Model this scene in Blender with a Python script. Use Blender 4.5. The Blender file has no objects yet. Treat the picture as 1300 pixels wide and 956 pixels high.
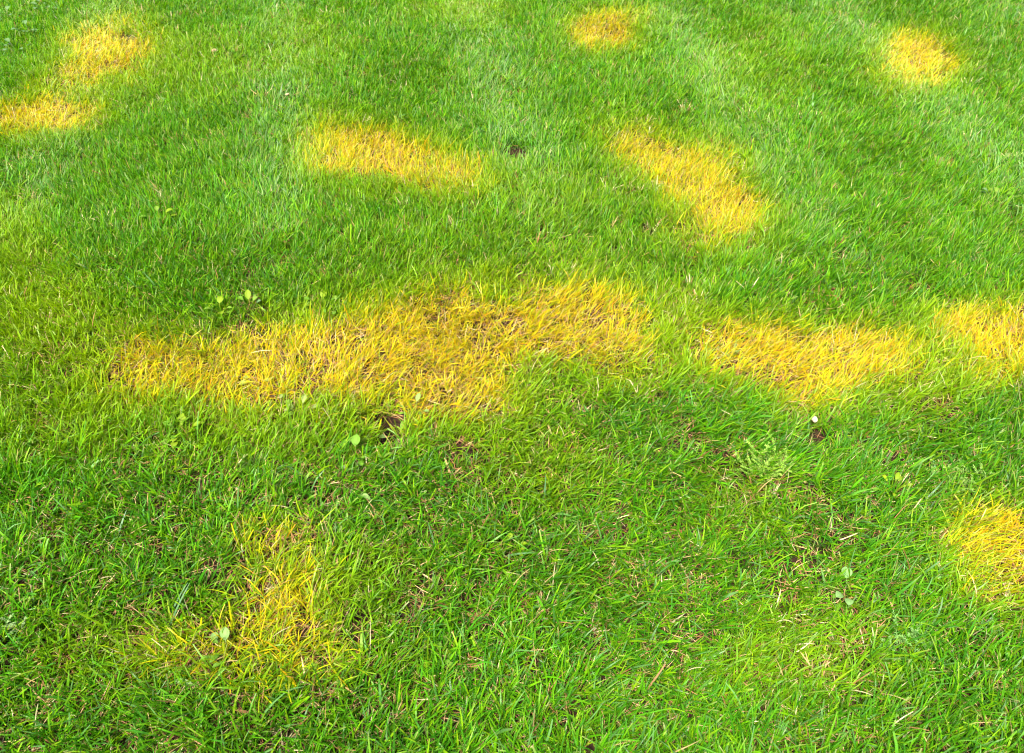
import bpy, math
import numpy as np
from mathutils import Vector

R = math.radians
scene = bpy.context.scene
rng = np.random.default_rng(11)

# ------------------------------------------------------------------ camera
CAM_H, PITCH, LENS = 1.50, 46.0, 28.0
cam_data = bpy.data.cameras.new('camera')
cam = bpy.data.objects.new('camera', cam_data)
scene.collection.objects.link(cam)
cam.location = (0, 0, CAM_H)
cam.rotation_euler = (R(90 - PITCH), 0, 0)
cam_data.lens = LENS
cam_data.sensor_width = 36
cam_data.clip_start = 0.05
cam_data.clip_end = 2000
cam_data.dof.use_dof = True
cam_data.dof.focus_distance = 1.95
cam_data.dof.aperture_fstop = 4.5
scene.camera = cam

# ------------------------------------------------------------------ sky, sun, exposure
SUN_EL, SUN_AZ = 62.0, -150.0          # azimuth measured from +Y towards +X
world = bpy.data.worlds.new('World')
scene.world = world
world.use_nodes = True
wn = world.node_tree
bg = wn.nodes['Background']
sky = wn.nodes.new('ShaderNodeTexSky')
sky.sky_type = 'NISHITA'
sky.sun_disc = False
sky.sun_elevation = R(SUN_EL)
sky.sun_rotation = R(SUN_AZ)
sky.dust_density = 4.0
sky.ozone_density = 1.0
wn.links.new(sky.outputs[0], bg.inputs[0])
bg.inputs[1].default_value = 0.075
sun_data = bpy.data.lights.new('sun', 'SUN')
sun_data.energy = 2.9
sun_data.angle = R(15)
sun_data.color = (1.0, 0.95, 0.86)
sun = bpy.data.objects.new('sun', sun_data)
scene.collection.objects.link(sun)
sdir = Vector((math.sin(R(SUN_AZ)) * math.cos(R(SUN_EL)), math.cos(R(SUN_AZ)) * math.cos(R(SUN_EL)), math.sin(R(SUN_EL))))
sun.rotation_euler = sdir.to_track_quat('Z', 'Y').to_euler()
scene.view_settings.view_transform = 'Standard'
scene.view_settings.look = 'None'
scene.view_settings.gamma = 1.0
scene.view_settings.exposure = 2.52
scene.view_settings.use_curve_mapping = False
scene.cycles.max_bounces = 6
scene.cycles.transmission_bounces = 4
scene.cycles.diffuse_bounces = 4
scene.cycles.filter_width = 1.05
scene.cycles.use_denoising = True

# ------------------------------------------------------------------ small helpers
FPX = LENS / 36.0 * 1300.0
cp, sp = math.cos(R(PITCH)), math.sin(R(PITCH))


def ground_at(px, py):
    """the point of the flat lawn seen at a place of the 1300 x 956 photograph"""
    u, v = (px - 650) / FPX, (478 - py) / FPX
    dx, dy, dz = u, cp + v * sp, -sp + v * cp
    t = CAM_H / -dz
    return np.array([dx * t, dy * t])


def frame_of(x, y, z=0.0):
    """inverse of ground_at, used only to know how much detail a spot needs"""
    dy, dz = y, z - CAM_H
    d = dy * cp - dz * sp
    up = dy * sp + dz * cp
    return 650 + FPX * x / np.maximum(d, .05), 478 - FPX * up / np.maximum(d, .05), d


def lattice(ix, iy, seed):
    h = (ix.astype(np.int64) * 374761393 + iy.astype(np.int64) * 668265263 + seed * 1442695041) & 0xffffffff
    h = ((h ^ (h >> 13)) * 1274126177) & 0xffffffff
    h = h ^ (h >> 16)
    return (h & 0xffff) / 65535.0


def noise(x, y, scale, seed):
    x = np.asarray(x, float) / scale
    y = np.asarray(y, float) / scale
    ix, iy = np.floor(x), np.floor(y)
    fx, fy = x - ix, y - iy
    fx, fy = fx * fx * (3 - 2 * fx), fy * fy * (3 - 2 * fy)
    a, b = lattice(ix, iy, seed), lattice(ix + 1, iy, seed)
    c, d = lattice(ix, iy + 1, seed), lattice(ix + 1, iy + 1, seed)
    return (a * (1 - fx) + b * fx) * (1 - fy) + (c * (1 - fx) + d * fx) * fy


def fbm(x, y, scale, seed):
    return .55 * noise(x, y, scale, seed) + .3 * noise(x, y, scale * .47, seed + 7) + .15 * noise(x, y, scale * .21, seed + 13)


def sstep(a, b, v):
    t = np.clip((v - a) / (b - a), 0, 1)
    return t * t * (3 - 2 * t)


class Blob:
    """soft ellipse lying on the lawn"""
    def __init__(self, px, py, rx, ry, strength, tilt=0.0):
        c, s = math.cos(R(tilt)), math.sin(R(tilt))
        a0, a1 = ground_at(px + rx * c, py + rx * s), ground_at(px - rx * c, py - rx * s)
        b0, b1 = ground_at(px - ry * s, py + ry * c), ground_at(px + ry * s, py - ry * c)
        self.c = (a0 + a1 + b0 + b1) / 4
        self.inv = np.linalg.inv(np.stack([(a0 - a1) / 2, (b0 - b1) / 2], 1))
        self.k = strength

    def __call__(self, x, y):
        qx, qy = x - self.c[0], y - self.c[1]
        u = self.inv[0, 0] * qx + self.inv[0, 1] * qy
        v = self.inv[1, 0] * qx + self.inv[1, 1] * qy
        r = np.sqrt(u * u + v * v)
        r = r + (fbm(x, y, .17, 31) - .5) * .60 + (noise(x, y, .045, 57) - .5) * .35
        self.halo = min(1, self.k) * .54 * (1 - sstep(.7, 2.3, r))
        return self.k * (1 - sstep(.42, 1.6, r))


# yellow scorched patches: label, then the soft ellipses each is made of
PATCHES = [
    ('long yellow scorched patch sweeping past the bare soil hole, the largest on the lawn',
     [(700, 418, 114, 50, 1.0, -2), (565, 412, 90, 38, .85, -4), (520, 452, 135, 62, 1.0, -6), (345, 466, 95, 46, .86, -3), (208, 474, 66, 38, .84, 0),
      (560, 505, 70, 28, .75, 0), (270, 500, 90, 30, .5, 0), (775, 436, 40, 34, .75, 0)]),
    ('golden yellow scorched patch with a pale pebble lying just below it',
     [(1010, 458, 100, 38, 1.0, 5), (1105, 455, 75, 32, .66, 0), (1025, 498, 36, 26, .7, 0), (925, 445, 40, 35, .55, 0)]),
    ('slanting elongated yellow patch between upright dark green grass',
     [(815, 198, 54, 26, .74, 25), (878, 238, 62, 34, .78, 25), (925, 270, 46, 30, .82, 20), (900, 302, 50, 24, .45, 0), (915, 215, 40, 24, .4, 20)]),
    ('oval yellow patch beside a small bare soil spot',
     [(472, 200, 62, 30, .90, 5), (540, 222, 66, 28, .60, 10), (420, 195, 38, 30, .55, 0), (590, 228, 28, 14, .45, 0)]),
    ('small bright yellow spot on a mower track, rounder than its neighbours',
     [(768, 47, 40, 21, .88, 0), (785, 28, 40, 14, .5, 0), (742, 40, 22, 14, .45, 0)]),
    ('lone compact yellow spot in dense far turf with nothing around it',
     [(1168, 78, 40, 26, .86, 10), (1150, 90, 50, 22, .45, 0)]),
    ('hazy orange-yellow patch in tall lawn behind a sharper yellow streak',
     [(136, 70, 58, 32, .80, -12), (92, 108, 48, 28, .42, -20)]),
    ('sharp yellow streak with a hazier yellow patch right behind it',
     [(62, 151, 56, 19, .90, -3), (20, 158, 40, 20, .6, 0)]),
    ('bright yellow patch with straw along its upper edge, next to the golden patch',
     [(1268, 435, 66, 34, 1.0, 0), (1225, 425, 40, 28, .75, 0), (1330, 440, 60, 36, 1.0, 0), (1290, 470, 70, 25, .5, 0)]),
    ('orange-yellow scorched patch in coarse dark green grass',
     [(1288, 705, 62, 40, .92, 10), (1240, 690, 40, 30, .6, 0), (1350, 720, 60, 42, 1.0, 0), (1260, 745, 40, 24, .5, 0)]),
    ('thin patchy yellowing grass with reddish straw around a pale oval leaf',
     [(354, 774, 50, 32, .66, 0), (328, 690, 30, 22, .42, 0), (315, 826, 110, 32, .46, 0), (372, 728, 40, 46, .40, 0), (395, 850, 70, 26, .32, 0)]),
]
PBLOBS = [[Blob(*b) for b in blobs] for _, blobs in PATCHES]
# merely paler, yellow-green ground that belongs to the lawn itself
FAINT = [Blob(*b) for b in [
    (20, 395, 95, 60, .42), (105, 430, 90, 50, .34), (60, 520, 120, 60, .3), (8, 305, 50, 50, .36), (590, 14, 60, 22, .34),
    (380, 60, 60, 40, .22), (690, 600, 90, 45, .27), (440, 745, 90, 60, .28), (850, 415, 70, 50, .3), (230, 545, 200, 50, .22),
    (640, 330, 220, 45, .15), (940, 640, 60, 40, .2), (1000, 850, 120, 40, .22), (720, 250, 60, 30, .2), (1165, 470, 70, 60, .35),
    (130, 830, 90, 40, .24), (620, 540, 120, 40, .16), (230, 90, 90, 40, .25), (960, 90, 70, 50, .18), (1010, 800, 80, 50, .2)]]


def yellow(x, y):
    per = []
    halo = np.ones_like(x)
    for bl in PBLOBS:
        keep = np.ones_like(x)
        for b in bl:
            keep *= 1 - b(x, y)
            halo *= 1 - b.halo
        per.append(1 - keep)
    per = np.array(per)
    m = 1 - np.prod(1 - per, 0)
    f = 1 - np.prod([1 - b(x, y) for b in FAINT], 0) * halo
    return m, per.argmax(0), f


# bare places: centre, radius (m), depth (m)
def bare_spot(px, py, r, depth, squash=1.0):
    return (*ground_at(px, py), r, depth, squash)


BARE = [bare_spot(488, 537, .044, .08, .85), bare_spot(494, 556, .03, .022, 1.3), bare_spot(656, 200, .050, .03, 1.5), bare_spot(1078, 692, .026, .008, .5),
        bare_spot(1000, 722, .024, .014, .7), bare_spot(1034, 556, .03, .012, 1.2), bare_spot(980, 745, .022, .012, 1),
        bare_spot(645, 645, .02, .008, .8), bare_spot(130, 455, .03, .008, .6), bare_spot(590, 575, .025, .008, .7),
        bare_spot(1046, 705, .016, .006, .6), bare_spot(540, 735, .03, .006, .7), bare_spot(95, 475, .03, .006, .6), bare_spot(800, 452, .02, .01, .8)]


def bare(x, y):
    m = np.zeros_like(x)
    dz = np.zeros_like(x)
    wob = (noise(x, y, .03, 91) - .5) * .9
    for cx, cy, r, d, sq in BARE:
        q = np.sqrt(((x - cx)) ** 2 + ((y - cy) / sq) ** 2) / r + wob
        m = np.maximum(m, 1 - sstep(.75, 1.15, q))
        dz = np.minimum(dz, -d * (1 - sstep(.5, 1.15, q)))
    return m, dz


def ground_z(x, y):
    _, dz = bare(x, y)
    return (noise(x, y, .6, 3) - .5) * .022 + (noise(x, y, .17, 5) - .5) * .014 + (noise(x, y, .05, 9) - .5) * .006 + dz


# ------------------------------------------------------------------ materials
def new_mat(name):
    m = bpy.data.materials.new(name)
    m.use_nodes = True
    nt = m.node_tree
    return m, nt, nt.nodes['Principled BSDF'], nt.nodes['Material Output']


def blade_material(name, rough, translucent, spec=.5):
    m, nt, p, out = new_mat(name)
    at = nt.nodes.new('ShaderNodeAttribute')
    at.attribute_name = 'tint'
    geo = nt.nodes.new('ShaderNodeTexCoord')
    nz = nt.nodes.new('ShaderNodeTexNoise')
    nz.inputs['Scale'].default_value = 420
    nz.inputs['Detail'].default_value = 2
    nt.links.new(geo.outputs['Object'], nz.inputs['Vector'])
    mp = nt.nodes.new('ShaderNodeMapRange')
    mp.inputs[3].default_value, mp.inputs[4].default_value = .72, 1.28
    nt.links.new(nz.outputs[0], mp.inputs[0])
    mul = nt.nodes.new('ShaderNodeVectorMath')
    mul.operation = 'SCALE'
    nt.links.new(at.outputs['Color'], mul.inputs[0])
    nt.links.new(mp.outputs[0], mul.inputs['Scale'])
    nt.links.new(mul.outputs[0], p.inputs['Base Color'])
    p.inputs['Roughness'].default_value = rough
    p.inputs['Specular IOR Level'].default_value = spec
    tr = nt.nodes.new('ShaderNodeBsdfTranslucent')
    hs = nt.nodes.new('ShaderNodeHueSaturation')
    hs.inputs['Saturation'].default_value = 1.1
    hs.inputs['Value'].default_value = 1.25
    nt.links.new(mul.outputs[0], hs.inputs['Color'])
    nt.links.new(hs.outputs[0], tr.inputs['Color'])
    mix = nt.nodes.new('ShaderNodeMixShader')
    mix.inputs[0].default_value = translucent
    nt.links.new(p.outputs[0], mix.inputs[1])
    nt.links.new(tr.outputs[0], mix.inputs[2])
    nt.links.new(mix.outputs[0], out.inputs['Surface'])
    return m


MAT_GRASS = blade_material('grass_blade', .42, .45, .22)
MAT_DRY = blade_material('dry_straw', .6, .2, .3)
MAT_LEAF = blade_material('weed_leaf', .6, .3, .15)


def soil_material():
    m, nt, p, out = new_mat('soil')
    tc = nt.nodes.new('ShaderNodeTexCoord')
    n1 = nt.nodes.new('ShaderNodeTexNoise')
    n1.inputs['Scale'].default_value = 90
    n1.inputs['Detail'].default_value = 8
    n2 = nt.nodes.new('ShaderNodeTexNoise')
    n2.inputs['Scale'].default_value = 14
    n2.inputs['Detail'].default_value = 4
    for n in (n1, n2):
        nt.links.new(tc.outputs['Object'], n.inputs['Vector'])
    cr = nt.nodes.new('ShaderNodeValToRGB')
    cr.color_ramp.elements[0].position, cr.color_ramp.elements[0].color = .3, (.006, .0034, .002, 1)
    cr.color_ramp.elements[1].position, cr.color_ramp.elements[1].color = .75, (.030, .016, .008, 1)
    nt.links.new(n1.outputs[0], cr.inputs[0])
    # far beyond the detailed turf the blades can no longer be told apart
    cg = nt.nodes.new('ShaderNodeValToRGB')
    cg.color_ramp.elements[0].position, cg.color_ramp.elements[0].color = .3, (.022, .085, .006, 1)
    cg.color_ramp.elements[1].position, cg.color_ramp.elements[1].color = .75, (.06, .16, .012, 1)
    nt.links.new(n2.outputs[0], cg.inputs[0])
    ln = nt.nodes.new('ShaderNodeVectorMath')
    ln.operation = 'LENGTH'
    nt.links.new(tc.outputs['Object'], ln.inputs[0])
    mr = nt.nodes.new('ShaderNodeMapRange')
    mr.inputs[1].default_value, mr.inputs[2].default_value = 3.6, 5.5
    nt.links.new(ln.outputs['Value'], mr.inputs[0])
    mx = nt.nodes.new('ShaderNodeMixRGB')
    nt.links.new(mr.outputs[0], mx.inputs[0])
    nt.links.new(cr.outputs[0], mx.inputs[1])
    nt.links.new(cg.outputs[0], mx.inputs[2])
    nt.links.new(mx.outputs[0], p.inputs['Base Color'])
    bp = nt.nodes.new('ShaderNodeBump')
    bp.inputs['Strength'].default_value = .8
    bp.inputs['Distance'].default_value = .006
    nt.links.new(n1.outputs[0], bp.inputs['Height'])
    nt.links.new(bp.outputs[0], p.inputs['Normal'])
    p.inputs['Roughness'].default_value = .95
    p.inputs['Specular IOR Level'].default_value = .1
    return m


MAT_SOIL = soil_material()


def stone_material(name, c0, c1):
    m, nt, p, out = new_mat(name)
    tc = nt.nodes.new('ShaderNodeTexCoord')
    n1 = nt.nodes.new('ShaderNodeTexNoise')
    n1.inputs['Scale'].default_value = 160
    n1.inputs['Detail'].default_value = 6
    nt.links.new(tc.outputs['Object'], n1.inputs['Vector'])
    cr = nt.nodes.new('ShaderNodeValToRGB')
    cr.color_ramp.elements[0].position, cr.color_ramp.elements[0].color = .35, (*c0, 1)
    cr.color_ramp.elements[1].position, cr.color_ramp.elements[1].color = .7, (*c1, 1)
    nt.links.new(n1.outputs[0], cr.inputs[0])
    nt.links.new(cr.outputs[0], p.inputs['Base Color'])
    bp = nt.nodes.new('ShaderNodeBump')
    bp.inputs['Strength'].default_value = .5
    bp.inputs['Distance'].default_value = .002
    nt.links.new(n1.outputs[0], bp.inputs['Height'])
    nt.links.new(bp.outputs[0], p.inputs['Normal'])
    p.inputs['Roughness'].default_value = .8
    return m


MAT_STONE = stone_material('pale_stone', (.27, .22, .13), (.42, .35, .23))
MAT_TAN = stone_material('tan_stone', (.2, .13, .06), (.3, .21, .11))
MAT_CLOD = stone_material('soil_clod', (.012, .007, .005), (.05, .028, .018))


# ------------------------------------------------------------------ mesh builders
def raw_mesh(name, verts, quads, tint=None, mat=None, smooth=True):
    me = bpy.data.meshes.new(name)
    nv, nf = len(verts), len(quads)
    me.vertices.add(nv)
    me.vertices.foreach_set('co', np.ascontiguousarray(verts, np.float32).ravel())
    me.loops.add(nf * 4)
    me.loops.foreach_set('vertex_index', np.ascontiguousarray(quads, np.int32).ravel())
    me.polygons.add(nf)
    me.polygons.foreach_set('loop_start', np.arange(0, nf * 4, 4, dtype=np.int32))
    me.polygons.foreach_set('use_smooth', np.full(nf, smooth))
    if tint is not None:
        a = me.attributes.new('tint', 'FLOAT_COLOR', 'POINT')
        col = np.ones((nv, 4), np.float32)
        col[:, :3] = tint
        a.data.foreach_set('color', col.ravel())
    if mat:
        me.materials.append(mat)
    me.update(calc_edges=True)
    return me


def link(name, me, parent=None, **props):
    o = bpy.data.objects.new(name, me)
    scene.collection.objects.link(o)
    if parent:
        o.parent = parent
    for k, v in props.items():
        o[k] = v
    return o


def ribbons(x, y, z, L, W, az, th0, bend, tw, cbase, cmain, ctip, rings, tipw, wpow=1.0, side=None):
    """many bent strips at once: returns vertices, quads, colours"""
    n = len(x)
    t = np.linspace(0, 1, rings)
    pts = np.zeros((n, rings, 3))
    cx, cy, cz = x.copy(), y.copy(), z.copy()
    pts[:, 0] = np.stack([cx, cy, cz], 1)
    ang = np.zeros((n, rings))
    ang[:, 0] = th0
    azr = np.repeat(az[:, None], rings, 1)
    if side is not None:
        azr = azr + side[:, None] * t[None]
    for k in range(1, rings):
        a = th0 + bend * ((t[k] + t[k - 1]) / 2) ** 1.2
        ang[:, k] = th0 + bend * t[k] ** 1.2
        s = L / (rings - 1)
        cx = cx + np.sin(a) * np.cos(azr[:, k]) * s
        cy = cy + np.sin(a) * np.sin(azr[:, k]) * s
        cz = cz + np.cos(a) * s
        pts[:, k] = np.stack([cx, cy, cz], 1)
    # keep the strips above their own root level
    pts[:, :, 2] = np.maximum(pts[:, :, 2], z[:, None] + .001)
    tdir = np.stack([np.sin(ang) * np.cos(azr), np.sin(ang) * np.sin(azr), np.cos(ang)], 2)
    wv = np.stack([-np.sin(azr), np.cos(azr), np.zeros_like(azr)], 2)
    nv = np.cross(tdir, wv)
    twk = tw[:, None] * (1 + .6 * t[None])
    wvec = wv * np.cos(twk)[..., None] + nv * np.sin(twk)[..., None]
    prof = np.zeros((n, rings))
    for k in range(rings):
        body = .65 + .35 * min(1, t[k] / .3)
        drop = 1 - (1 - tipw) * (t[k] ** 2.6)
        prof[:, k] = body * drop
    half = (W[:, None] * prof * .5)[..., None] * wvec
    verts = np.stack([pts - half, pts + half], 2).reshape(-1, 3)
    tk = t[None, :, None]
    col = cbase[:, None] * np.clip(1 - tk / .32, 0, 1) + cmain[:, None] * np.clip(tk / .32, 0, 1)
    tipm = np.clip((tk - .72) / .28, 0, 1)
    col = col * (1 - tipm) + ctip[:, None] * tipm
    col = np.repeat(col[:, :, None], 2, 2).reshape(-1, 3)
    base = (np.arange(n) * rings * 2)[:, None, None]
    k = (np.arange(rings - 1) * 2)[None, :, None]
    quads = (base + k + np.array([0, 1, 3, 2])[None, None]).reshape(-1, 4)
    return verts, quads, col


class Heap:
    def __init__(self):
        self.v, self.q, self.c, self.n = [], [], [], 0

    def add(self, v, q, c):
        self.v.append(v)
        self.q.append(q + self.n)
        self.c.append(c)
        self.n += len(v)

    def mesh(self, name, mat):
        return raw_mesh(name, np.concatenate(self.v), np.concatenate(self.q), np.clip(np.concatenate(self.c), .002, .9), mat)


# ------------------------------------------------------------------ ground
def graded(lo, hi, step, far):
    core = np.arange(lo, hi + step * .5, step)
    up, s, v = [], step, core[-1]
    while v < far:
        s *= 1.5
        v += s
        up.append(v)
    dn, s, v = [], step, core[0]
    while v > -far:
        s *= 1.5
        v -= s
        dn.append(v)
    return np.concatenate([dn[::-1], core, up])


gx, gy = graded(-2.7, 2.7, .016, 900), graded(.2, 4.2, .016, 900)
GX, GY = np.meshgrid(gx, gy)
fade = 1 - sstep(5, 12, np.hypot(GX, GY))
GZ = ground_z(GX.ravel(), GY.ravel()).reshape(GX.shape) * fade
nx, ny = len(gx), len(gy)
idx = np.arange(nx * ny).reshape(ny, nx)
gq = np.stack([idx[:-1, :-1], idx[:-1, 1:], idx[1:, 1:], idx[1:, :-1]], -1).reshape(-1, 4)
link('ground', raw_mesh('ground', np.stack([GX, GY, GZ], -1).reshape(-1, 3), gq, None, MAT_SOIL),
     kind='structure', label='brown soil of the lawn showing between the grass blades', category='ground')

# ------------------------------------------------------------------ grass
GREENS = np.array([[.050, .178, .002], [.078, .212, .002], [.026, .128, .003], [.125, .242, .003], [.036, .150, .008], [.075, .178, .042]])
GW_FAR = np.array([.30, .28, .14, .19, .05, .04])
GW_NEAR = np.array([.30, .22, .19, .14, .08, .07])
LIME = np.array([.205, .300, .003])
YELLOW = np.array([[.45, .382, .003], [.49, .350, .004], [.37, .355, .003], [.46, .245, .006]])
STRAW = np.array([[.36, .26, .11], [.27, .15, .06], [.46, .39, .22], [.19, .085, .032]])


def scatter(n_per_m2, x0, x1, y0, y1, seed):
    r = np.random.default_rng(seed)
    n = int(n_per_m2 * (x1 - x0) * (y1 - y0))
    return r.uniform(x0, x1, n), r.uniform(y0, y1, n)


tx, ty = scatter(4700, -4.2, 4.2, -.3, 6.4, 1)
fx, fy, fd = frame_of(tx, ty)
inside = (fx > -70) & (fx < 1370) & (fy > -45) & (fy < 1010) & (ty > .15)
near_ring = (fx > -560) & (fx < 1860) & (fy > -190) & (ty > -.2)
keep_p = np.where(inside, 1.0 - .30 * sstep(2.3, 3.2, ty), np.where(near_ring, .10, .025))
m_t, id_t, f_t = yellow(tx, ty)
b_t, _ = bare(tx, ty)
# thin turf: gaps with thatch, more of them close to the viewer and in the scorched patches
nearness = 1 - sstep(1.0, 2.0, ty)
gap = fbm(tx, ty, .11, 71)
thin = (1 - sstep(.26, .42, gap)) * (1 - .85 * m_t * sstep(2.0, 2.6, ty))
keep_p = keep_p * (1 - np.clip(thin * (.30 + .12 * nearness), 0, .85)) * (1 - b_t) * (1 - .05 * nearness)
sel = rng.random(len(tx)) < keep_p
tx, ty, fx, fy, inside = tx[sel], ty[sel], fx[sel], fy[sel], inside[sel]
m_t, id_t, f_t, nearness = m_t[sel], id_t[sel], f_t[sel], nearness[sel]
nt_ = len(tx)

# slow fields over the lawn
field_az = (fbm(tx, ty, .45, 21) - .5) * 9 + .35          # direction the turf leans to
field_lean = fbm(tx, ty, .30, 23)
height_f = .78 + .5 * fbm(tx, ty, .25, 25)
dark_f = fbm(tx, ty, .55, 27)
# mower wheel tracks run away from the viewer: there the blades are pressed forward
track_x = tx + .17 * (ty - 3.0)
track = np.zeros(nt_)
for c0, wd in ((-.05, .13), (.82, .11), (1.62, .14), (-.92, .12), (-1.75, .12), (2.5, .13), (-2.6, .13)):
    track = np.maximum(track, np.exp(-((track_x - c0) / wd) ** 2))
track *= sstep(1.5, 2.6, ty) * (.35 + .9 * fbm(tx, ty, .28, 29))

nb = np.where(inside, rng.integers(5, 10, nt_) + (4.6 * np.clip(m_t * 1.3, 0, 1)).astype(int), rng.integers(9, 16, nt_))
ti = np.repeat(np.arange(nt_), nb)
n = len(ti)
ra, rr = rng.uniform(0, 2 * np.pi, n), np.abs(rng.normal(0, .008, n)) + rng.random(n) * .006
bx_, by_ = tx[ti] + np.cos(ra) * rr, ty[ti] + np.sin(ra) * rr
m_b, id_b, f_b = m_t[ti], id_t[ti], f_t[ti]
near_b, track_b = nearness[ti], np.clip(track[ti], 0, 1)
bz_ = ground_z(bx_, by_) - .003
tuft_az = rng.uniform(0, 2 * np.pi, nt_)
tuft_len = rng.normal(1, .16, nt_)
tuft_tone = rng.normal(1, .14, nt_)
# lean: out of the tuft, towards the tuft's own side, along the field
k_field = .35 + .55 * field_lean[ti]
vx = np.cos(ra) * .8 + np.cos(tuft_az[ti]) * .7 + np.cos(field_az[ti]) * k_field + rng.normal(0, .35, n) + .25
vy = np.sin(ra) * .8 + np.sin(tuft_az[ti]) * .7 + np.sin(field_az[ti]) * k_field + rng.normal(0, .35, n) + 1.6 * track_b
az = np.arctan2(vy, vx)
mess = np.clip(.25 + .5 * near_b + .35 * m_b, 0, 1)
th0 = np.clip(rng.normal(.26, .16, n) + .20 * mess + .25 * track_b, .02, 1.15)
bend = np.clip(rng.gamma(2.2, .26, n) * (.55 + .75 * mess) + .2 * track_b, 0, 2.0)
L = (rng.normal(.045, .009, n) + .005 * near_b) * height_f[ti] * tuft_len[ti] * (1 - .10 * m_b)
lanky = rng.random(n) < .22 * near_b
L[lanky] += .016
L = np.clip(L, .022, .095)
short = rng.random(n) < .28
L[short] *= rng.uniform(.45, .75, short.sum())
W = np.clip(rng.normal(.0027, .0007, n) + .0003 * near_b + .0006 * sstep(2.3, 3.2, ty[ti]), .0014, .0052) * (1 - .36 * m_b)
W[~inside[ti]] *= 1.6
broad = (rng.random(n) < .05) & (m_b < .4)
W[broad] *= 1.6
tw = rng.normal(0, .55, n)
side = rng.normal(0, .35, n)

# colour of each blade
u = rng.random(n)
gw = np.where(near_b[:, None] > rng.random((n, 1)), GW_NEAR[None], GW_FAR[None])
gi = (np.cumsum(gw, 1) < u[:, None]).sum(1).clip(0, 5)
main = GREENS[gi] * tuft_tone[ti][:, None] * rng.normal(1, .14, (n, 1)).clip(.55, 1.5)
main *= (1.10 - .14 * sstep(.42, .72, dark_f[ti]))[:, None]
yl = np.clip(f_b * 1.0 + rng.normal(0, .13, n), 0, .75) * (f_b > .04)
ym = np.clip(m_b * 1.12 + rng.normal(0, .27, n) + rng.normal(0, .13, nt_)[ti], 0, 1.15) * (m_b > .05)
stay = rng.random(n) < .12 - .06 * m_b
ym[stay] *= .3
pressed = rng.random(n) < .45 * track_b
main[pressed] = main[pressed] * .5 + np.array([.14, .22, .085]) * .5  # pale undersides, plus a bluish sky sheen mixed into the blade colour
lime_k = np.clip(np.maximum(yl, ym * 1.7), 0, 1)[:, None]
lime = LIME * rng.normal(1, .13, (n, 1))
main = main * (1 - lime_k) + lime * lime_k
yk = sstep(.36, 1.06, ym)[:, None]
yi = rng.choice(4, n, p=[.38, .27, .20, .15])
main = main * (1 - yk) + YELLOW[yi] * rng.normal(1, .13, (n, 1)) * yk
dead = rng.random(n) < (.014 + .014 * near_b + .09 * m_b)
W[dead] *= .62
main[dead] = STRAW[rng.choice(4, dead.sum(), p=[.4, .25, .2, .15])] * rng.normal(1, .15, (dead.sum(), 1))
base = main * .55 + np.array([.16, .17, .05]) * .45
red = rng.random(n) < .25 * m_b + .12 * near_b
base[red] = np.array([.22, .085, .03])
tip = main.copy()
cut = rng.random(n) < .22
tip[cut] = main[cut] * .45 + np.array([.34, .27, .12]) * .55
paler = rng.random(n) < .3
tip[paler] = main[paler] * .8 + np.array([.16, .25, .03]) * .2

# which object: the lawn itself, or one of the scorched patches
owner = np.where(m_t > .42, id_t, -1)[ti]
depth = frame_of(bx_, by_)[2]
rings = np.where(~inside[ti], 3, np.where(depth < 1.75, 5, np.where(depth < 2.35, 4, 3)))
sharp = rng.random(n) < .55
for who in range(-1, len(PATCHES)):
    heap = Heap()
    for rg in (3, 4, 5):
        for sh in (True, False):
            s = np.nonzero((owner == who) & (rings == rg) & (sharp == sh))[0]
            if len(s):
                heap.add(*ribbons(bx_[s], by_[s], bz_[s], L[s], W[s], az[s], th0[s], bend[s], tw[s], base[s], main[s], tip[s],
                                  rg, .10 if sh else .5, side=side[s]))
    if not heap.n:
        continue
    if who < 0:
        link('lawn_grass', heap.mesh('lawn_grass', MAT_GRASS), kind='stuff', label='dense mown green lawn grass around the yellow patches', category='grass')
    else:
        link('yellow_grass_patch', heap.mesh('yellow_grass_patch', MAT_GRASS), kind='stuff', label=PATCHES[who][0], category='grass patch', group='yellow scorched patches in the lawn')
print('blades', n, 'tris', sum((rings - 1) * 2))

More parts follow.
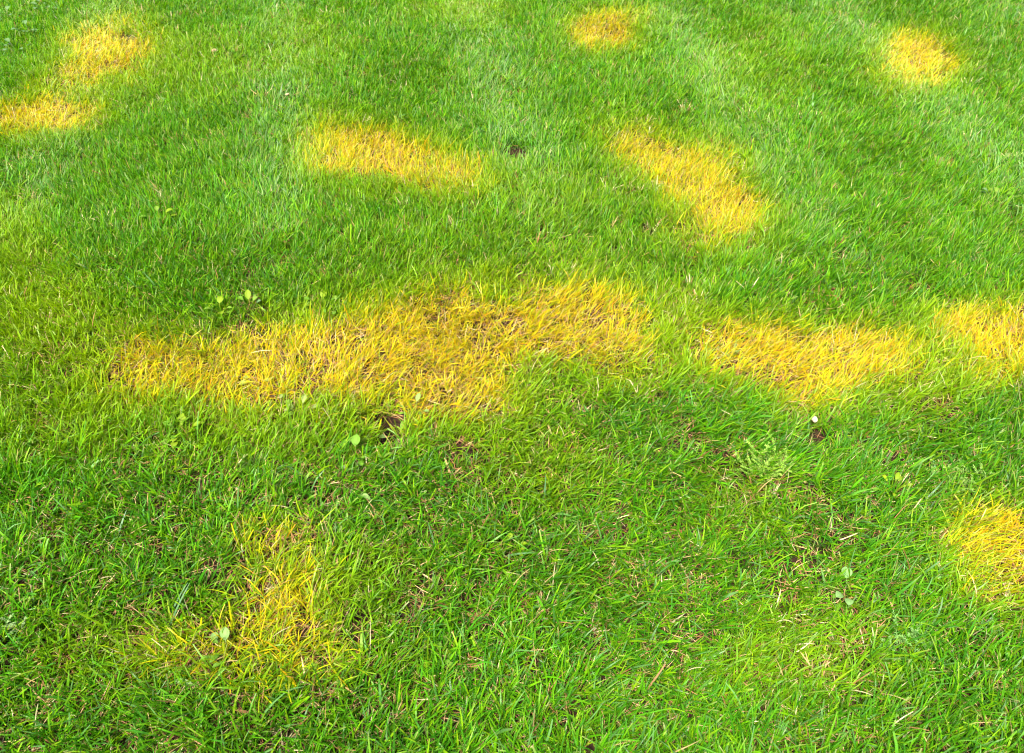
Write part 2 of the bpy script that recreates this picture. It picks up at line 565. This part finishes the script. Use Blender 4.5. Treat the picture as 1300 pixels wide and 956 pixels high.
# ------------------------------------------------------------------ short young shoots filling the turf (instanced tufts)
def understory():
    r = np.random.default_rng(77)
    ux, uy = scatter(5200, -3.6, 3.6, .0, 5.2, 78)
    ax, ay, ad = frame_of(ux, uy)
    m, _, f = yellow(ux, uy)
    b, _ = bare(ux, uy)
    ins = (ax > -60) & (ax < 1360) & (ay > -40) & (ay < 1010)
    near_ = (ax > -600) & (ax < 1900) & (ay > -150)
    g = fbm(ux, uy, .11, 71)
    pk = np.where(ins, 1.0, np.where(near_, .4, 0)) * (m < .42) * (1 - b) * (.35 + .65 * sstep(.27, .42, g)) * (1 - .46 * (1 - sstep(.9, 1.7, uy)))
    sel = r.random(len(ux)) < pk
    ux, uy, m, f = ux[sel], uy[sel], m[sel], f[sel]
    k = len(ux)
    tint = GREENS[r.choice(6, k, p=GW_FAR)] * r.normal(1, .16, (k, 1)).clip(.5, 1.5)
    lk = np.clip(np.maximum(f, m * 1.9) + r.normal(0, .12, k), 0, .9)[:, None] * (np.maximum(f, m) > .04)[:, None]
    tint = tint * (1 - lk) + LIME * lk
    dry = r.random(k) < .05
    tint[dry] = STRAW[r.choice(4, dry.sum())]
    proto = Heap()
    groups = []
    one = np.ones(9)
    for i in range(8):
        a = r.uniform(0, 6.28, 9)
        d = r.uniform(0, .010, 9)
        shade = np.repeat(r.normal(1, .2, (9, 1)).clip(.5, 1.5), 3, 1)
        v, q, c = ribbons(np.cos(a) * d, np.sin(a) * d, 0 * one, r.normal(.034, .007, 9).clip(.016, .05), r.normal(.0026, .0006, 9).clip(.0013, .0042),
                          a + r.normal(0, .6, 9), r.uniform(.1, .8, 9), r.gamma(2, .35, 9), r.normal(0, .6, 9), shade * np.array([1.3, .95, 1.5]), shade, shade * np.array([1.15, 1.05, 1]), 3, .25, side=r.normal(0, .4, 9))
        proto.add(v, q, c)
        groups += [i] * len(q)
    pv, pq, pc = np.concatenate(proto.v), np.concatenate(proto.q), np.concatenate(proto.c)
    npv = len(pv)
    verts = np.concatenate([pv, np.stack([ux, uy, ground_z(ux, uy) - .002], 1)])
    col = np.concatenate([pc, tint])
    me = raw_mesh('undergrowth', verts, pq, np.clip(col, .002, 2), None)

    def attr(name, typ, dom, vals, key='value'):
        me.attributes.new(name, typ, dom).data.foreach_set(key, vals)
    attr('is_seed', 'FLOAT', 'POINT', np.concatenate([np.zeros(npv), np.ones(k)]).astype(np.float32))
    attr('turn', 'FLOAT', 'POINT', r.uniform(0, 6.28, npv + k).astype(np.float32))
    attr('size', 'FLOAT', 'POINT', r.uniform(.7, 1.25, npv + k).astype(np.float32))
    attr('pick', 'INT', 'POINT', r.integers(0, 8, npv + k).astype(np.int32))
    attr('tuft', 'INT', 'FACE', np.array(groups, np.int32))
    hue = me.attributes.new('hue', 'FLOAT_COLOR', 'POINT')
    hc = np.ones((npv + k, 4), np.float32)
    hc[:, :3] = col
    hue.data.foreach_set('color', hc.ravel())
    # material: colour of the seed point times the variation of the blade
    mat = MAT_GRASS.copy()
    mat.name = 'young_grass_blade'
    nt = mat.node_tree
    shade_node = next(nd for nd in nt.nodes if nd.type == 'ATTRIBUTE')
    target = next(l for l in nt.links if l.from_node == shade_node).to_socket
    inst = nt.nodes.new('ShaderNodeAttribute')
    inst.attribute_type = 'INSTANCER'
    inst.attribute_name = 'hue'
    mul = nt.nodes.new('ShaderNodeVectorMath')
    mul.operation = 'MULTIPLY'
    nt.links.new(shade_node.outputs['Color'], mul.inputs[0])
    nt.links.new(inst.outputs['Color'], mul.inputs[1])
    nt.links.new(mul.outputs[0], target)
    me.materials.append(mat)
    o = link('undergrowth', me, None, kind='stuff', label='short young green shoots filling the lawn between the taller grass blades', category='grass')
    ng = bpy.data.node_groups.new('scatter_tufts', 'GeometryNodeTree')
    ng.interface.new_socket('Geometry', in_out='INPUT', socket_type='NodeSocketGeometry')
    ng.interface.new_socket('Geometry', in_out='OUTPUT', socket_type='NodeSocketGeometry')
    N, K = ng.nodes.new, ng.links.new
    gi_, go_ = N('NodeGroupInput'), N('NodeGroupOutput')

    def named(nm, typ):
        nd = N('GeometryNodeInputNamedAttribute')
        nd.data_type = typ
        nd.inputs['Name'].default_value = nm
        return nd.outputs['Attribute']
    sp_ = N('GeometryNodeSeparateGeometry')
    sp_.domain = 'POINT'
    cmp_ = N('FunctionNodeCompare')
    cmp_.data_type = 'FLOAT'
    cmp_.operation = 'GREATER_THAN'
    K(named('is_seed', 'FLOAT'), cmp_.inputs[0])
    cmp_.inputs[1].default_value = .5
    K(gi_.outputs[0], sp_.inputs['Geometry'])
    K(cmp_.outputs[0], sp_.inputs['Selection'])
    spl = N('GeometryNodeSplitToInstances')
    spl.domain = 'FACE'
    K(sp_.outputs['Inverted'], spl.inputs['Geometry'])
    K(named('tuft', 'INT'), spl.inputs['Group ID'])
    iop = N('GeometryNodeInstanceOnPoints')
    K(sp_.outputs['Selection'], iop.inputs['Points'])
    K(spl.outputs['Instances'], iop.inputs['Instance'])
    iop.inputs['Pick Instance'].default_value = True
    K(named('pick', 'INT'), iop.inputs['Instance Index'])
    cx = N('ShaderNodeCombineXYZ')
    K(named('turn', 'FLOAT'), cx.inputs['Z'])
    K(cx.outputs[0], iop.inputs['Rotation'])
    K(named('size', 'FLOAT'), iop.inputs['Scale'])
    K(iop.outputs[0], go_.inputs[0])
    md = o.modifiers.new('scatter', 'NODES')
    md.node_group = ng
    print('understory tufts', k)


understory()

# ------------------------------------------------------------------ thatch: dead straw lying between the shoots
hx, hy = scatter(11000, -3.4, 3.4, .1, 4.6, 5)
qx, qy, qd = frame_of(hx, hy)
m_h, _, f_h = yellow(hx, hy)
b_h, _ = bare(hx, hy)
hk = ((qx > -120) & (qx < 1420) & (qy > -60) & (qy < 1010)) * (.18 + .5 * (1 - sstep(1.1, 2.2, hy)) + .45 * m_h) * (1 - .8 * b_h)
s = rng.random(len(hx)) < hk
hx, hy, m_h = hx[s], hy[s], m_h[s]
k = len(hx)
hz = ground_z(hx, hy) + rng.uniform(.0005, .012, k)
hc = STRAW[rng.choice(4, k, p=[.2, .34, .05, .41])] * rng.normal(1, .2, (k, 1)).clip(.5, 1.5)
hp = Heap()
hp.add(*ribbons(hx, hy, hz, rng.uniform(.018, .055, k), rng.uniform(.0008, .002, k), rng.uniform(0, 6.28, k), rng.uniform(1.15, 1.6, k),
                rng.normal(.1, .25, k), rng.normal(0, .5, k), hc, hc, hc * 1.1, 3, .5, side=rng.normal(0, .5, k)))
link('thatch', hp.mesh('thatch', MAT_DRY), kind='stuff', label='dry reddish brown thatch lying on the soil under the grass', category='thatch')
print('thatch', k)


# ------------------------------------------------------------------ single things lying or growing in the lawn
def spot(px, py, dz=0.0):
    g = ground_at(px, py)
    z = float(ground_z(np.array([g[0]]), np.array([g[1]]))[0])
    # things that stand up to blade height are seen over the ground behind them
    return Vector((g[0], g[1], z + dz))


def empty(name, loc, **props):
    o = bpy.data.objects.new(name, None)
    o.empty_display_size = .03
    scene.collection.objects.link(o)
    o.location = loc
    for kk, v in props.items():
        o[kk] = v
    return o


def leaf_part(root, length, width, az, elev, droop, stalk, tint, cup=.25, shape=1.0, lobes=0, vein=1.12):
    """a broad leaf, and under it the stalk that carries it up from the root"""
    NL, NW = 9, 5
    ca, sa = math.cos(az), math.sin(az)
    tint = np.array(tint) * .78
    sx, sz = stalk * math.cos(elev), stalk * math.sin(elev)
    r = max(.0006, width * .05)
    V, Q = [], []
    for f in (0, .5, 1.04):
        h, zz = sx * f, sz * math.sin(min(1, f) * math.pi / 2)
        for a in range(4):
            o1, o2 = math.cos(a * math.pi / 2) * r, math.sin(a * math.pi / 2) * r
            V.append((ca * h - sa * o1, sa * h + ca * o1, zz + o2))
    for i in range(2):
        for a in range(4):
            Q.append((i * 4 + a, i * 4 + (a + 1) % 4, i * 4 + 4 + (a + 1) % 4, i * 4 + 4 + a))
    stalk_me = raw_mesh('stalk', np.array(V), np.array(Q), np.clip(tint * .8 + np.array([.04, .02, .01]), .003, .9)[None].repeat(len(V), 0), MAT_LEAF)
    V, Q, C = [], [], []
    a0 = elev * .6
    h, zz = sx, sz
    for i in range(NL):
        t = i / (NL - 1)
        w = width * .5 * (math.sin(math.pi * min(1, t * .97 + .02) ** shape) ** .75)
        if lobes:
            w *= 1 - .35 * abs(math.sin(t * math.pi * lobes))
        w = max(w, width * .03)
        for j in range(NW):
            s = (j / (NW - 1) - .5) * 2
            off = s * w
            lift = abs(s) ** 1.6 * w * cup + .02 * width * math.sin(9 * t + 4 * s)
            V.append((ca * h - sa * off, sa * h + ca * off, zz + lift))
            C.append(tint * (vein if j == NW // 2 else 1.0) * (1 + .08 * math.sin(13 * t + 5 * s)))
        ang = a0 - droop * t
        h += length / (NL - 1) * math.cos(ang)
        zz += length / (NL - 1) * math.sin(ang)
    for i in range(NL - 1):
        for j in range(NW - 1):
            p = i * NW + j
            Q.append((p, p + 1, p + NW + 1, p + NW))
    lf = link('leaf', raw_mesh('leaf', np.array(V), np.array(Q), np.clip(np.array(C), .003, .9), MAT_LEAF), root)
    link('stalk', stalk_me, lf)


def weed(px, py, leaves, label, name='broadleaf_weed', height=.028, group='broad leaved weeds in the lawn'):
    root = empty(name, spot(px, py, -.002), label=label, category='weed', group=group)
    wr = np.random.default_rng(int(px * 7 + py))
    leaves = leaves + [(leaves[i % len(leaves)][0] * .72, leaves[i % len(leaves)][1] * .78, wr.uniform(0, 360), wr.uniform(35, 62), .9, tuple(np.array(leaves[i % len(leaves)][5]) * .85), {}) for i in range(3)]
    # stalks lift the leaves to the height of the mown grass
    for (ln, wd, azd, el, dr, tint, extra) in leaves:
        leaf_part(root, ln * 1.22, wd * 1.18, R(azd), R(el), dr, height * wr.uniform(.85, 1.12) + .009, tint, **extra)
    return root


PALE, BRIGHT, FRESH, YLEAF, GREYG = (.12, .21, .018), (.15, .23, .006), (.09, .20, .012), (.27, .28, .012), (.10, .18, .06)
weed(281, 401, [(.020, .017, 80, 75, 1.0, BRIGHT, {}), (.014, .010, 200, 60, .8, PALE, {}), (.016, .008, -10, 55, .8, PALE, {}), (.013, .009, 290, 40, .6, FRESH, {})],
     'lime green seedling with one rounded yellow leaf at the upper edge of the largest patch', height=.032)
weed(320, 398, [(.024, .015, 100, 78, .5, BRIGHT, {}), (.015, .012, 40, 72, .9, PALE, {}), (.015, .010, 150, 62, .8, FRESH, {}), (.012, .010, 20, 60, .8, GREYG, {})],
     'taller lime seedling with a long upright leaf and small pale leaflets', height=.034)
weed(407, 393, [(.019, .018, 60, 70, 1.0, BRIGHT, {}), (.014, .011, 170, 55, .8, FRESH, {}), (.018, .010, -60, 45, .8, FRESH, {})],
     'single rounded bright leaf on a stalk where green grass meets the largest patch', height=.034)
weed(428, 394, [(.013, .010, 100, 65, .8, PALE, {}), (.020, .010, 270, 50, 1.1, FRESH, {})],
     'tiny two-leaved seedling right beside the single rounded bright leaf', height=.028)
weed(330, 488, [(.018, .014, 200, 40, .8, (.24, .28, .04), {}), (.014, .006, 10, 40, .8, (.22, .27, .05), {})],
     'pale cream-green two-leaved seedling inside the largest yellow patch', height=.026)
weed(235, 556, [(.026, .018, 95, 70, .8, BRIGHT, dict(lobes=2)), (.024, .016, 20, 50, .9, BRIGHT, dict(lobes=2)), (.022, .015, 160, 52, .9, FRESH, dict(lobes=2)),
                (.020, .013, 230, 35, .7, PALE, {}), (.018, .012, 300, 35, .8, FRESH, dict(lobes=2))],
     'leafy lobed weed clump growing below the largest yellow patch', height=.03)
weed(384, 527, [(.020, .014, 80, 60, .8, (.20, .27, .06), dict(lobes=2)), (.018, .012, 150, 45, .8, PALE, {}), (.018, .012, 10, 45, .8, (.20, .26, .06), {}), (.014, .010, 260, 40, .7, PALE, {})],
     'pale clover-like weed at the lower edge of the largest patch', height=.028)
weed(358, 519, [(.014, .013, 90, 50, .8, PALE, {}), (.014, .012, 210, 45, .8, PALE, {}), (.014, .012, 330, 45, .8, (.19, .25, .06), {})],
     'low three-leaved clover at the edge of the largest yellow patch', height=.022, name='clover')
weed(166, 488, [(.020, .009, 170, 40, .9, YLEAF, {}), (.016, .008, 40, 50, .9, YLEAF, {}), (.014, .008, 280, 35, .8, LIME.tolist(), {})],
     'yellowed small weed with narrow leaves in the end of the largest patch', height=.024)
weed(62, 529, [(.014, .011, 90, 60, .8, PALE, {}), (.012, .009, 300, 45, .8, FRESH, {})],
     'very small pale seedling in yellow-green grass away from the patches', height=.026)
weed(206, 287, [(.020, .014, 20, 60, .8, BRIGHT, {}), (.018, .012, 110, 66, .8, PALE, {}), (.016, .010, 200, 50, .8, FRESH, {})],
     'small bright weed alone in the deep green turf', height=.04)
weed(452, 581, [(.024, .019, 85, 76, .7, (.11, .24, .015), {}), (.016, .011, 300, 45, .8, FRESH, {})],
     'stalked oval green leaf standing just left of the bare soil hole', height=.03)
weed(450, 604, [(.013, .012, 60, 40, 1.2, (.24, .32, .13), {}), (.016, .007, 140, 45, .8, BRIGHT, {})],
     'seedling with one whitish leaf turned up below the stalked oval leaf', height=.022)
weed(480, 588, [(.020, .009, 30, 45, 1.5, PALE, {}), (.014, .008, 170, 40, 1.0, FRESH, {})],
     'curled pale leaf pair beneath the bare soil hole', height=.022)
weed(502, 552, [(.026, .015, 60, 52, .8, (.13, .24, .02), {}), (.022, .014, 350, 30, .8, (.16, .26, .06), {}), (.022, .013, 20, 30, .7, (.16, .25, .06), {}), (.016, .010, 260, 30, .8, BRIGHT, {})],
     'green weed with several broad leaves at the right rim of the bare hole', height=.026)
weed(527, 524, [(.019, .011, 70, 68, .5, (.18, .28, .06), {}), (.013, .007, 210, 45, .8, PALE, {})],
     'pale upright leaf at the border of the yellow patch near the bare hole', height=.028)
weed(292, 832, [(.021, .016, 100, 70, .7, (.16, .27, .07), {}), (.026, .012, 330, 25, .8, FRESH, {}), (.02, .01, 200, 25, .8, FRESH, {})],
     'pale oval leaf on a stalk amid thin yellowing grass', height=.028)
weed(1073, 755, [(.021, .019, 80, 45, .6, (.17, .30, .09), {}), (.016, .009, 230, 30, .8, FRESH, {})],
     'round pale green leaf in the coarse dark grass below the straw', height=.028)
weed(650, 700, [(.012, .010, 100, 60, .8, BRIGHT, {}), (.012, .009, 20, 50, .8, BRIGHT, {}), (.012, .009, 190, 50, .8, BRIGHT, {}), (.011, .008, 300, 40, .8, FRESH, {})],
     'tiny bright clover seedling in a dark gap of the turf', name='clover', height=.024)
weed(558, 842, [(.013, .010, 90, 60, .8, FRESH, {}), (.013, .010, 210, 50, .8, BRIGHT, {}), (.013, .010, 330, 50, .8, FRESH, {})],
     'small green clover low in the coarse foreground turf', name='clover', height=.022)
weed(1128, 630, [(.020, .009, 60, 60, .8, BRIGHT, {}), (.020, .008, 120, 60, .8, LIME.tolist(), {}), (.016, .007, 10, 45, .8, BRIGHT, {}), (.016, .007, 180, 40, .8, FRESH, {})],
     'bright narrow-leaved weed between the two feathery weeds', height=.03)
weed(1258, 262, [(.018, .013, 70, 60, .8, PALE, {}), (.017, .012, 150, 60, .8, GREYG, {}), (.015, .011, 10, 50, .8, FRESH, {})],
     'grey-green weed in the far upright turf', height=.045)
weed(300, 842, [(.026, .010, 20, 30, .9, FRESH, {}), (.022, .009, 140, 30, .9, BRIGHT, {})],
     'flat green weed at the foot of the pale oval leaf', height=.018)
for i, (px, py) in enumerate([(12, 30), (40, 48), (25, 70), (60, 20)]):
    weed(px, py, [(.022, .018, 90 + 30 * i, 60, .8, GREYG, {}), (.02, .016, 200 + 20 * i, 50, .8, (.10, .18, .07), {}), (.02, .016, 320, 50, .8, GREYG, {})],
         'grey-green clover in a loose clump in the far dark turf', name='clover', height=.05, group='far clover clump')


# single leaf curled over in the grass
lw = empty('curled_leaf', spot(456, 634, .02), label='curled pale whitish-green leaf blade arching over the grass', category='leaf')
leaf_part(lw, .034, .012, R(-25), R(50), 1.7, .006, (.18, .29, .07), cup=.5)
lw = empty('curled_leaf', spot(222, 868, .016), label='long pale fallen leaf lying at the edge of the thin yellowing grass', category='leaf')
leaf_part(lw, .042, .011, R(-12), R(20), .7, .004, (.18, .28, .09), cup=.4)


# feathery weeds: many fine stems with tiny leaflets
def feather_mesh(length, az, elev, droop, tint, r, n=15, fine=1.0):
    t = np.linspace(0, 1, n)
    ang = elev - droop * t
    st = length / (n - 1)
    px = np.concatenate([[0], np.cumsum(np.cos(ang[:-1]) * st)])
    pz = np.concatenate([[0], np.cumsum(np.sin(ang[:-1]) * st)])
    ca, sa = math.cos(az), math.sin(az)
    hp = Heap()
    one = np.ones(1)
    tint = np.array(tint)
    col = tint[None] * .9
    hp.add(*ribbons(0 * one, 0 * one, 0 * one, length * one, .0014 * one, az * one, (math.pi / 2 - elev) * one, droop * one, 0 * one, col, col, col, 6, .3))
    xs, ys, zs, azs, Ls = [], [], [], [], []
    for i in range(2, n):
        for sgn in (-1, 1):
            for m in range(2):
                xs.append(ca * px[i])
                ys.append(sa * px[i])
                zs.append(pz[i] + r.normal(0, .0008))
                azs.append(az + sgn * r.uniform(.5, 1.4))
                Ls.append((.0085 - .0045 * t[i]) * r.uniform(.7, 1.3) * fine)
    k = len(xs)
    c = tint[None] * r.normal(1, .18, (k, 1)).clip(.6, 1.5)
    a = np.array
    hp.add(*ribbons(a(xs), a(ys), a(zs), a(Ls), r.uniform(.0014, .0026, k), a(azs), r.uniform(.5, 1.5, k), r.normal(.2, .3, k), r.normal(0, .5, k), c, c, c * 1.15, 3, .3))
    return hp.mesh('frond', MAT_LEAF)


def feather_weed(px, py, count, spread, lens, tint, label, seed):
    r = np.random.default_rng(seed)
    root = empty('feathery_weed', spot(px, py), label=label, category='weed', group='feathery weeds in the lawn')
    for i in range(count):
        o = link('frond', feather_mesh(r.uniform(*lens), r.uniform(0, 6.28), r.uniform(.75, 1.4), r.uniform(.3, 1.0), np.array(tint) * r.normal(1, .12), r), root)
        a, d = r.uniform(0, 6.28), spread * math.sqrt(r.random())
        g = (root.location.x + d * math.cos(a), root.location.y + .6 * d * math.sin(a))
        o.location = (d * math.cos(a), .6 * d * math.sin(a), float(ground_z(np.array([g[0]]), np.array([g[1]]))[0]) - root.location.z)


feather_weed(972, 600, 46, .055, (.038, .062), (.16, .27, .035), 'bright feathery weed with masses of tiny leaflets below the pale pebble', 3)
feather_weed(1216, 612, 30, .065, (.036, .056), (.15, .25, .05), 'loose feathery weed in coarse grass above the orange-yellow patch', 4)
feather_weed(1160, 818, 22, .06, (.032, .05), (.11, .22, .05), 'low feathery weed in the foreground turf', 5)
feather_weed(6, 806, 20, .05, (.032, .05), (.15, .23, .08), 'grey-green feathery weed next to blue-green grass', 6)
feather_weed(918, 452, 8, .03, (.03, .045), (.17, .22, .04), 'sparse feathery weed at the tip of the golden patch', 7)


# pebbles and clods
def stone(name, px, py, size, mat, lift, label, cat, seed, flat=.62, group=None):
    import bmesh
    r = np.random.default_rng(seed)
    bm = bmesh.new()
    bmesh.ops.create_icosphere(bm, subdivisions=3, radius=1)
    off = r.uniform(0, 50, 3)
    for v in bm.verts:
        p = np.array(v.co)
        d = 1 + .16 * math.sin(2.1 * p[0] + off[0]) + .13 * math.sin(2.9 * p[1] + off[1]) + .07 * math.sin(5 * p[2] + 4 * p[0] + off[2])
        v.co = Vector((p[0] * d * size, p[1] * d * size * .8, p[2] * d * size * flat))
    for f in bm.faces:
        f.smooth = True
    me = bpy.data.meshes.new(name)
    bm.to_mesh(me)
    bm.free()
    me.materials.append(mat)
    props = dict(label=label, category=cat)
    if group:
        props['group'] = group
    o = link(name, me, None, **props)
    o.location = spot(px, py, lift)
    o.rotation_euler = (.3, .15, r.uniform(0, 6))
    return o


stone('pebble', 1030, 541, .0085, MAT_STONE, .022, 'pale cream pebble under the golden yellow patch', 'pebble', 1)
stone('pebble', 275, 76, .010, MAT_TAN, .034, 'tan pebble in far turf between the hazy yellow patch and a mower track', 'pebble', 2)
stone('pebble', 367, 131, .0085, MAT_TAN, .034, 'small cream pebble in deep green turf, above the oval yellow patch', 'pebble', 3)
for i, (px, py, sz) in enumerate([(482, 532, .011), (493, 541, .009), (486, 547, .008)]):
    stone('soil_clod', px, py, sz, MAT_CLOD, .002, 'crumbly dark brown clod lying in the bare soil hole', 'clod', 20 + i, .7, 'clods in the bare hole')


# ------------------------------------------------------------------ single standout blades one can pick out of the turf
def lone_blade(name, px, py, length, width, azd, th, bn, tint, mat, label, cat, group, lift=.012, curl=0.0):
    a = np.array
    t = a([tint])
    v, q, c = ribbons(a([0.]), a([0.]), a([0.]), a([length]), a([width]), a([R(azd)]), a([th]), a([bn]), a([.2]), t * .9, t, t * 1.08, 8, .12, side=a([curl]))
    o = link(name, raw_mesh(name, v, q, np.clip(c, .002, .9), mat), None, label=label, category=cat, group=group)
    o.location = spot(px, py, lift)


for px, py, ln, wd, azd, th, bn, curl in [
        (1008, 796, .045, .0026, 150, .9, .9, .9), (985, 768, .03, .0028, 60, .9, .5, .2), (1010, 830, .04, .0022, 20, 1.1, .3, .3),
        (1060, 694, .05, .0024, 10, 1.2, .3, .2), (1082, 698, .04, .0022, 160, 1.2, .3, -.4), (1050, 684, .035, .002, 70, 1.1, .4, .3),
        (390, 866, .04, .003, 100, .7, .3, .1), (432, 618, .03, .003, 200, 1.2, .2, .3), (372, 652, .05, .002, 170, 1.1, .3, .4),
        (318, 455, .07, .0022, 2, 1.15, .4, -.2), (300, 600, .04, .002, 40, 1.1, .3, .5), (130, 730, .045, .0022, 200, 1.1, .4, .4),
        (1292, 415, .05, .003, 60, .9, .4, .3), (1283, 408, .045, .003, 120, 1.0, .4, -.3), (760, 725, .04, .002, 100, 1.0, .5, .4)]:
    if px == 318:
        lab = 'long pale straw lying level in the largest yellow patch'
    elif px > 1200:
        lab = 'pale straw along the upper edge of the bright yellow patch'
    elif 1040 < px < 1090:
        lab = 'pale straw in the thin spot above the round pale green leaf'
    else:
        lab = 'pale dry straw lying bent across green foreground grass blades'
    lone_blade('straw', px, py, ln, wd, azd, th, bn, (.40, .33, .17), MAT_DRY, lab, 'straw', 'loose pale straws', .022, curl)
for px, py, ln, wd, azd, th, bn, curl in [
        (215, 800, .10, .0042, 55, .75, .35, .1), (215, 790, .085, .004, 60, .8, .3, -.1), (690, 828, .075, .005, 160, .7, 1.0, .2),
        (640, 706, .07, .0048, 350, .9, .6, .1), (905, 640, .08, .0045, 160, .8, .7, .2), (1010, 672, .075, .005, 165, .9, .6, .1),
        (385, 605, .06, .005, 150, .7, 1.0, .3), (690, 640, .075, .0045, 80, .5, .3, .1), (150, 690, .07, .0045, 70, .8, .4, .1),
        (1170, 640, .07, .0042, 30, .8, .5, .2), (555, 700, .065, .0048, 120, .7, .5, -.2), (30, 740, .07, .0046, 20, .9, .4, .2)]:
    lone_blade('broad_grass_blade', px, py, ln, wd, azd, th, bn, (.075, .165, .06), MAT_GRASS, 'broad blue-green grass blade leaning over the shorter turf', 'grass blade', 'broad blue-green blades', .004, curl)
